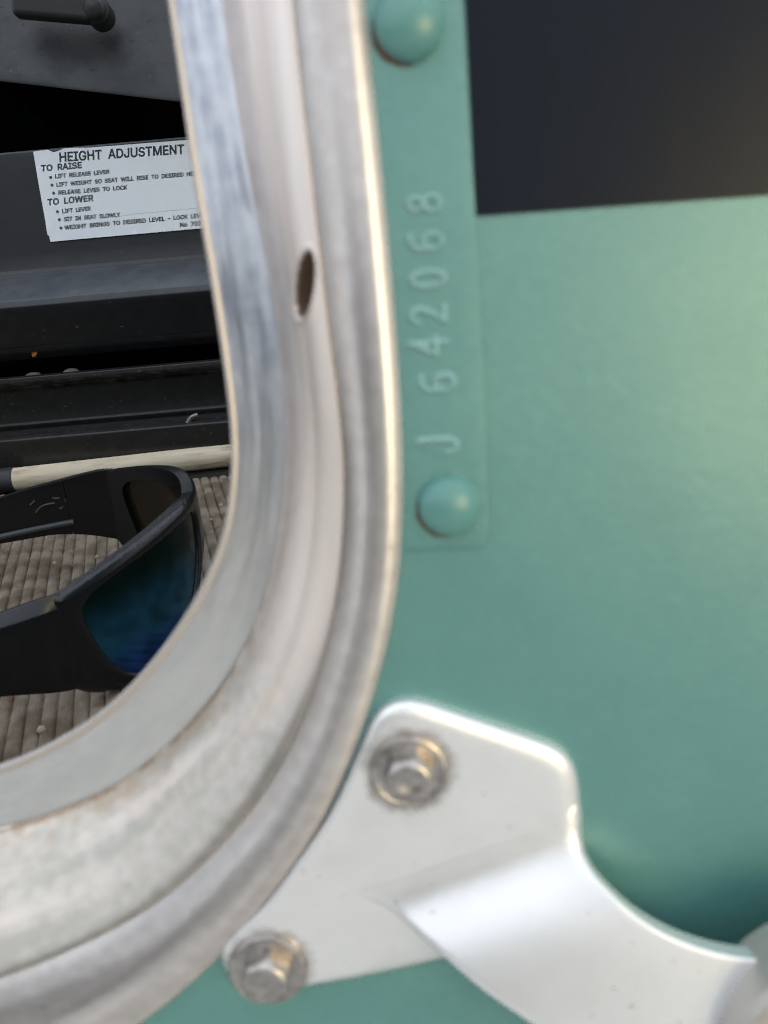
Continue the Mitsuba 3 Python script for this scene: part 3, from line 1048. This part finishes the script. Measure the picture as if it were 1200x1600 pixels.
def front_map(pts, off):
    """(s, z) on the front's curved sheet, moved off metres outwards"""
    s, z = pts[:, 0] / 0.0586, pts[:, 1]
    x = front_x(s)
    slope = -WRAP * 2.1 * np.abs(s) ** 1.1 * np.sign(s) / HW
    nx, ny = 1 / np.sqrt(1 + slope ** 2), -slope / np.sqrt(1 + slope ** 2)
    bulge = -((z - 0.022) / 0.022) ** 2 * 0.0016
    return gpt(x + (off + bulge) * nx, s * HW + (off + bulge) * ny, z)


half = spline([(0.0, 0.0405), (0.018, 0.0420), (0.036, 0.0412), (0.052, 0.0390), (0.0586, 0.0378)], 30)
low = spline([(0.0586, 0.0110), (0.0560, 0.0070), (0.0520, 0.0036), (0.0450, 0.0006), (0.0360, -0.0010), (0.0260, 0.0014), (0.0155, 0.0088), (0.0072, 0.0178), (0.0, 0.0220)], 40)
right = np.vstack([half, low])
outline = np.vstack([right, right[::-1] * [-1, 1]])
front2d = Polygon(outline).buffer(0)
lens_r = Polygon(spline([(0.0065, 0.0350), (0.016, 0.0376), (0.032, 0.0374), (0.047, 0.0360), (0.0540, 0.0325), (0.0530, 0.0205), (0.0490, 0.0085), (0.0425, 0.0018), (0.0340, 0.0016), (0.0235, 0.0060), (0.0130, 0.0155), (0.0072, 0.0260)], 80, True)).buffer(0)
lens_l = affinity.scale(lens_r, -1, 1, origin=(0, 0))
holes2d = front2d.difference(lens_r.buffer(-0.0006)).difference(lens_l.buffer(-0.0006))


def sheet_solid(poly, o_out, o_in, step, rnd=0.0):
    def place_o(pts, d):
        k = np.clip(d / 0.0022, 0, 1)
        return front_map(pts, o_out - rnd * (1 - np.sqrt(1 - (1 - k) ** 2)))

    def skirt_o(o):
        return front_map(o, o_in)
    a = pillow(poly, step, [0.0003, 0.0008, 0.0014, 0.0021], None, place_o, skirt_o, grid=0.0016)
    b = pillow(poly, step, [0.0008], None, lambda p, d: front_map(p, o_in), None, grid=0.0016)
    b.invert()
    return trimesh.util.concatenate([a, b])


obj('front', sheet_solid(holes2d, 0.0026, -0.0034, 0.0007, 0.0020), 'glasses_black', gl, smooth=50)
for poly in (lens_l, lens_r):
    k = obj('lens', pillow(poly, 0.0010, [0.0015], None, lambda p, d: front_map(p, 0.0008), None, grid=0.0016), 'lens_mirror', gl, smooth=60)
    obj('inner_side', pillow(poly, 0.0010, [0.0015], None, lambda p, d: front_map(p, -0.0008), None, grid=0.0016), 'lens_inside', k, smooth=60)


ARM_X = np.array([0.006, 0.0, -0.006, -0.014, -0.024, -0.036, -0.050, -0.066, -0.085, -0.105])
ARM_TOP = np.array([0.0365, 0.0385, 0.0388, 0.0385, 0.0380, 0.0374, 0.0365, 0.0352, 0.0332, 0.028])
ARM_BOT = np.array([0.0090, 0.0100, 0.0115, 0.0135, 0.0155, 0.0170, 0.0175, 0.0180, 0.0175, 0.014])
ARM_THICK = np.array([0.0020, 0.0040, 0.0052, 0.0056, 0.0056, 0.0052, 0.0046, 0.0040, 0.0034, 0.003])
ARM_Y = np.array([0.0560, 0.0575, 0.0590, 0.0603, 0.0613, 0.0620, 0.0624, 0.0622, 0.0605, 0.057])


def temple(side, x_from, x_to):
    """side -1 near, +1 far: a deep arm that narrows backwards, between two distances behind the corner"""
    t = np.linspace(0, len(ARM_X) - 1, 400)
    xs, top, bot, thick, ys = (PchipInterpolator(np.arange(len(a)), a)(t) for a in (ARM_X, ARM_TOP, ARM_BOT, ARM_THICK, ARM_Y))
    at = np.linspace(x_from, x_to, 40)
    top, bot, thick, ys = (np.interp(-at, -xs, a) for a in (top, bot, thick, ys))
    prof = [(-.5, .04), (-.5, .25), (-.5, .75), (-.49, .965), (-.43, .992), (-.12, 1), (-.02, .992), (.46, .885), (.53, .86), (.55, .70), (.56, .5), (.54, .25), (.46, .05), (.38, .01), (0, 0), (-.42, .01)]
    rows = [[gpt(x, side * (y * KW + a * th), bo + b * (tp - bo)) for a, b in prof] for x, tp, bo, th, y in zip(at - WRAP, top, bot, thick, ys)]
    g_ = np.array(rows)
    g_ = np.concatenate([g_[:1].mean(1, keepdims=True).repeat(len(prof), 1), g_, g_[-1:].mean(1, keepdims=True).repeat(len(prof), 1)])
    return grid_mesh(g_, True)


for side in (-1, 1):
    obj('end_piece', temple(side, 0.006, -0.0245), 'glasses_black', gl, smooth=40)
    arm = obj('temple', temple(side, -0.0251, -0.104), 'glasses_black', gl, smooth=40)


def on_far_arm(x, y, proud=0.0):
    """what the photograph shows at a pixel, on the far temple's inner face"""
    d = ray(x, y)
    yl = 0.0590 * KW - proud
    return d * ((yl + G0 @ GS) / (d @ GS))


def marks(name, runs, rad, m, lab=None):
    ms = [tube(np.array([on_far_arm(x, y) for x, y in spline(r, 16)]), rad, 8) for r in runs]
    kk = obj(name, trimesh.util.concatenate(ms), m, arm, smooth=60)
    if lab:
        tag(kk, lab)


marks('ledge', [[(-60, 855), (0, 839), (60, 826), (116, 815)]], 0.0016, 'glasses_mark', 'raised ledge along the lower edge of the far temple')
marks('embossed_mark', [[(56, 801), (64, 792), (74, 788), (86, 786)], [(82, 777), (87, 779), (93, 778)], [(92, 793), (96, 795), (98, 791)], [(47, 789), (51, 786), (54, 782)], [(101, 779), (103, 783)]], 0.0005, 'glasses_mark', 'small raised mark on the inside of the far temple')
